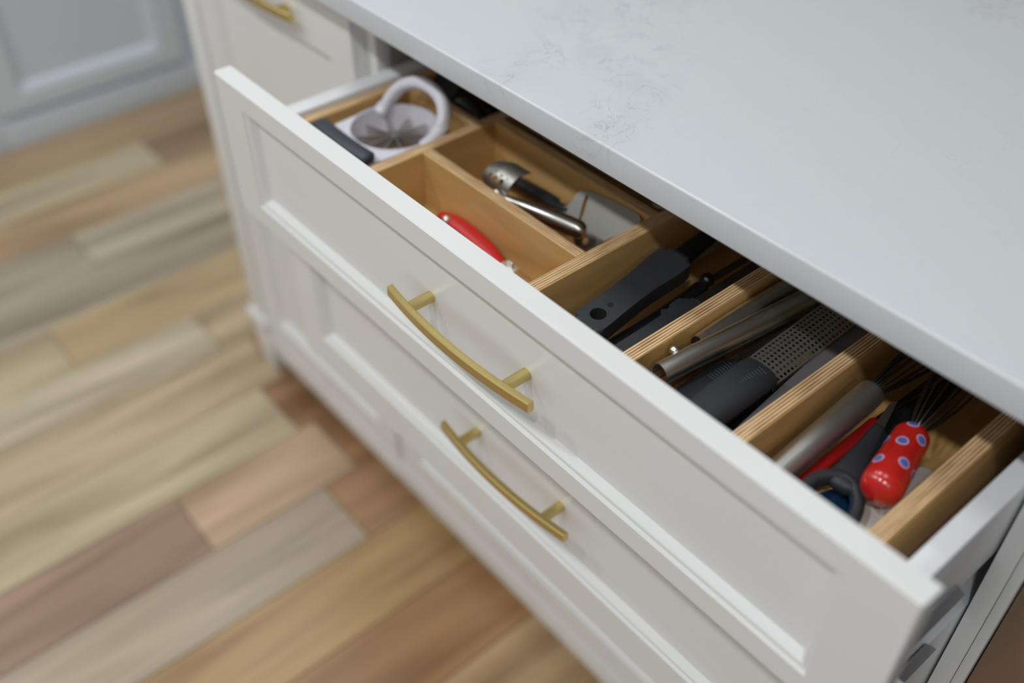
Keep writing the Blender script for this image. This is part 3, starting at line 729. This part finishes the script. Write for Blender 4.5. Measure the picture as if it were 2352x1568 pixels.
sweepo('handle', [tuple(a0), tuple(a0 + ax * .08), tuple(a1 - ax * .004), tuple(a1)], [.0112, .0118, .0118, .0108], 'satin', t, n=32)
whisk('', '', tuple(a1 - ax * .003), (.03, .995, .01), .165, .0200, 7, .0009, 'darksteel', t)
def polka():
    t = thing('polka_dot_whisk', 'small whisk with fat red handle covered in pale blue spots', 'whisk', (0.752, 0.01, ZF))
    A = Vector((.7595, -.0330, .7840)); B = Vector((.7410, .0470, .7860)); L = (B - A).length
    z = (B - A).normalized(); x = z.cross(Vector((0, 0, 1))).normalized(); y = z.cross(x)
    m = Matrix(((x.x, y.x, z.x, A.x), (x.y, y.y, z.y, A.y), (x.z, y.z, z.z, A.z), (0, 0, 0, 1)))
    def R(s):                 # radius along the axis, s in 0..1
        base = .0168 + (.0140 - .0168) * s
        if s < .2: base *= math.sqrt(max(0, 1 - ((.2 - s) / .2) ** 2.2)) 
        if s > .84: base *= math.sqrt(max(0, 1 - ((s - .84) / .16) ** 2.4))
        return base
    prof = [(R(i / 40), L * i / 40) for i in range(41)]
    mesh_obj('handle', lathe(bmesh.new(), prof, m, 40), 'redgloss', t, True, 60)
    def surf(s, th, off):
        r = R(s) + off; return m @ Vector((r * math.cos(th), r * math.sin(th), s * L))
    # direction of the camera-facing side in the lathe's frame is roughly -y .. spots all round
    for i, (s, th) in enumerate([(.38, -1.15), (.33, -2.35), (.62, -1.75), (.76, -.95), (.90, -1.75), (.66, -2.85), (.40, -.25), (.62, .2), (.40, 1.0), (.70, 1.3), (.45, 2.3), (.78, 2.6)]):
        for nm, rad, off, mm in (('spot', .0047, .00012, 'dot_white'), ('spot_centre', .0036, .00024, 'dot_blue')):
            bm = bmesh.new(); c = bm.verts.new(surf(s, th, off)); pr = None; n = 20; rings = []
            for q in (.5, 1.0):
                rings.append([bm.verts.new(surf(s + rad * q * math.sin(2 * PI * k / n) / L, th + rad * q * math.cos(2 * PI * k / n) / R(s), off)) for k in range(n)])
            for k in range(n):
                bm.faces.new((c, rings[0][k], rings[0][(k + 1) % n])); bm.faces.new((rings[0][k], rings[1][k], rings[1][(k + 1) % n], rings[0][(k + 1) % n]))
            mesh_obj(nm, bm, mm, t, True)
    whisk('', '', tuple(B - z * .002), tuple(z + Vector((.10, 0, .02))), .120, .024, 6, .0008, 'darksteel', t)
polka()
def scissors():
    t = thing('kitchen_scissors', 'dark grey kitchen scissors with blue-lined finger loop', 'scissors', (0.72, -0.03, ZF))
    m = frame_mat((.7320, -.0420, .7660), (-.20, .975, .06), (0.10, -.05, 1))
    mid = smooth_closed([(-.0465, .000), (-.039, -.0150), (-.018, -.0215), (.006, -.0190), (.0200, -.0080), (.0205, .0040), (.006, .0170), (-.018, .0190), (-.039, .0130)], 5)
    sweepo('finger_loop', [tuple(m @ Vector((x, y, 0))) for x, y in mid], [(.0052, .0068)] * len(mid), 'rubber', t, n=14, closed=True, power=2.6)
    sweepo('shank', [tuple(m @ Vector((x, -.001, 0))) for x in (.016, .034, .060, .082)], [(.0135, .0062), (.0115, .0060), (.0080, .0055), (.0060, .0050)], 'rubber', t, n=16, rounded=True, power=2.6)
    loop = [tuple(m @ Vector((p[0] * .89 - .001, p[1] * .76, -.001))) for p in mid]
    sweepo('loop_lining', loop, [(.0008, .0034)] * len(loop), 'blue', t, n=8, closed=True)
    bm = prism(bmesh.new(), [(.078, -.005), (.078, .004), (.112, .003), (.120, -.001)], -.001, .001, m); mesh_obj('blade', bm, 'steel', t)
scissors()
def blue_tool():
    t = thing('blue_capped_tool', 'black tool with a round dark blue end cap', 'utensil', (0.714, 0.05, ZF))
    sweepo('cap', [(.7190, .0310, .7470), (.7170, .0520, .7480)], [.0105, .0110], 'blue', t, n=24, rounded=True)
    sweepo('handle', [(.7168, .0540, .7482), (.7150, .0720, .7490), (.7180, .16, .7470)], [.0112, .0112, .0080], 'black', t, n=24, rounded=True)
blue_tool()
t = thing('blue_peeler', 'dark blue flat handle lying under the scissor loop', 'peeler', (0.73, -0.06, ZF))
mesh_obj('handle', prism(bmesh.new(), smooth_closed([(.712, -.108), (.742, -.108), (.746, -.05), (.736, -.012), (.722, -.012), (.712, -.05)], 4), ZF + .0002, .7450, None, .003, 3), 'blue', t, True, 60)
t = thing('red_spatula', 'slim red handle half hidden under the steel whisk', 'spatula', (0.70, 0.0, ZF))
sweepo('handle', [(.7040, -.105, .7490), (.7045, .00, .7560), (.7050, .055, .7590)], [(.0050, .0045)] * 3, 'red', t, n=16, rounded=True)
sweepo('shaft', [(.7050, .06, .7590), (.707, .20, .7520)], [(.003, .002)] * 2, 'darksteel', t, n=8)
t = thing('white_scraper', 'off-white flat plastic scraper under the spotted whisk', 'scraper', (0.762, -0.04, ZF))
mesh_obj('body', prism(bmesh.new(), smooth_closed([(.7490, -.110), (.7755, -.110), (.7765, -.06), (.7765, .030), (.7740, .050), (.7560, .050), (.7500, .030), (.7480, -.06)], 4), ZF + .0002, .7560, None, .004, 3), 'paper', t, True, 60)
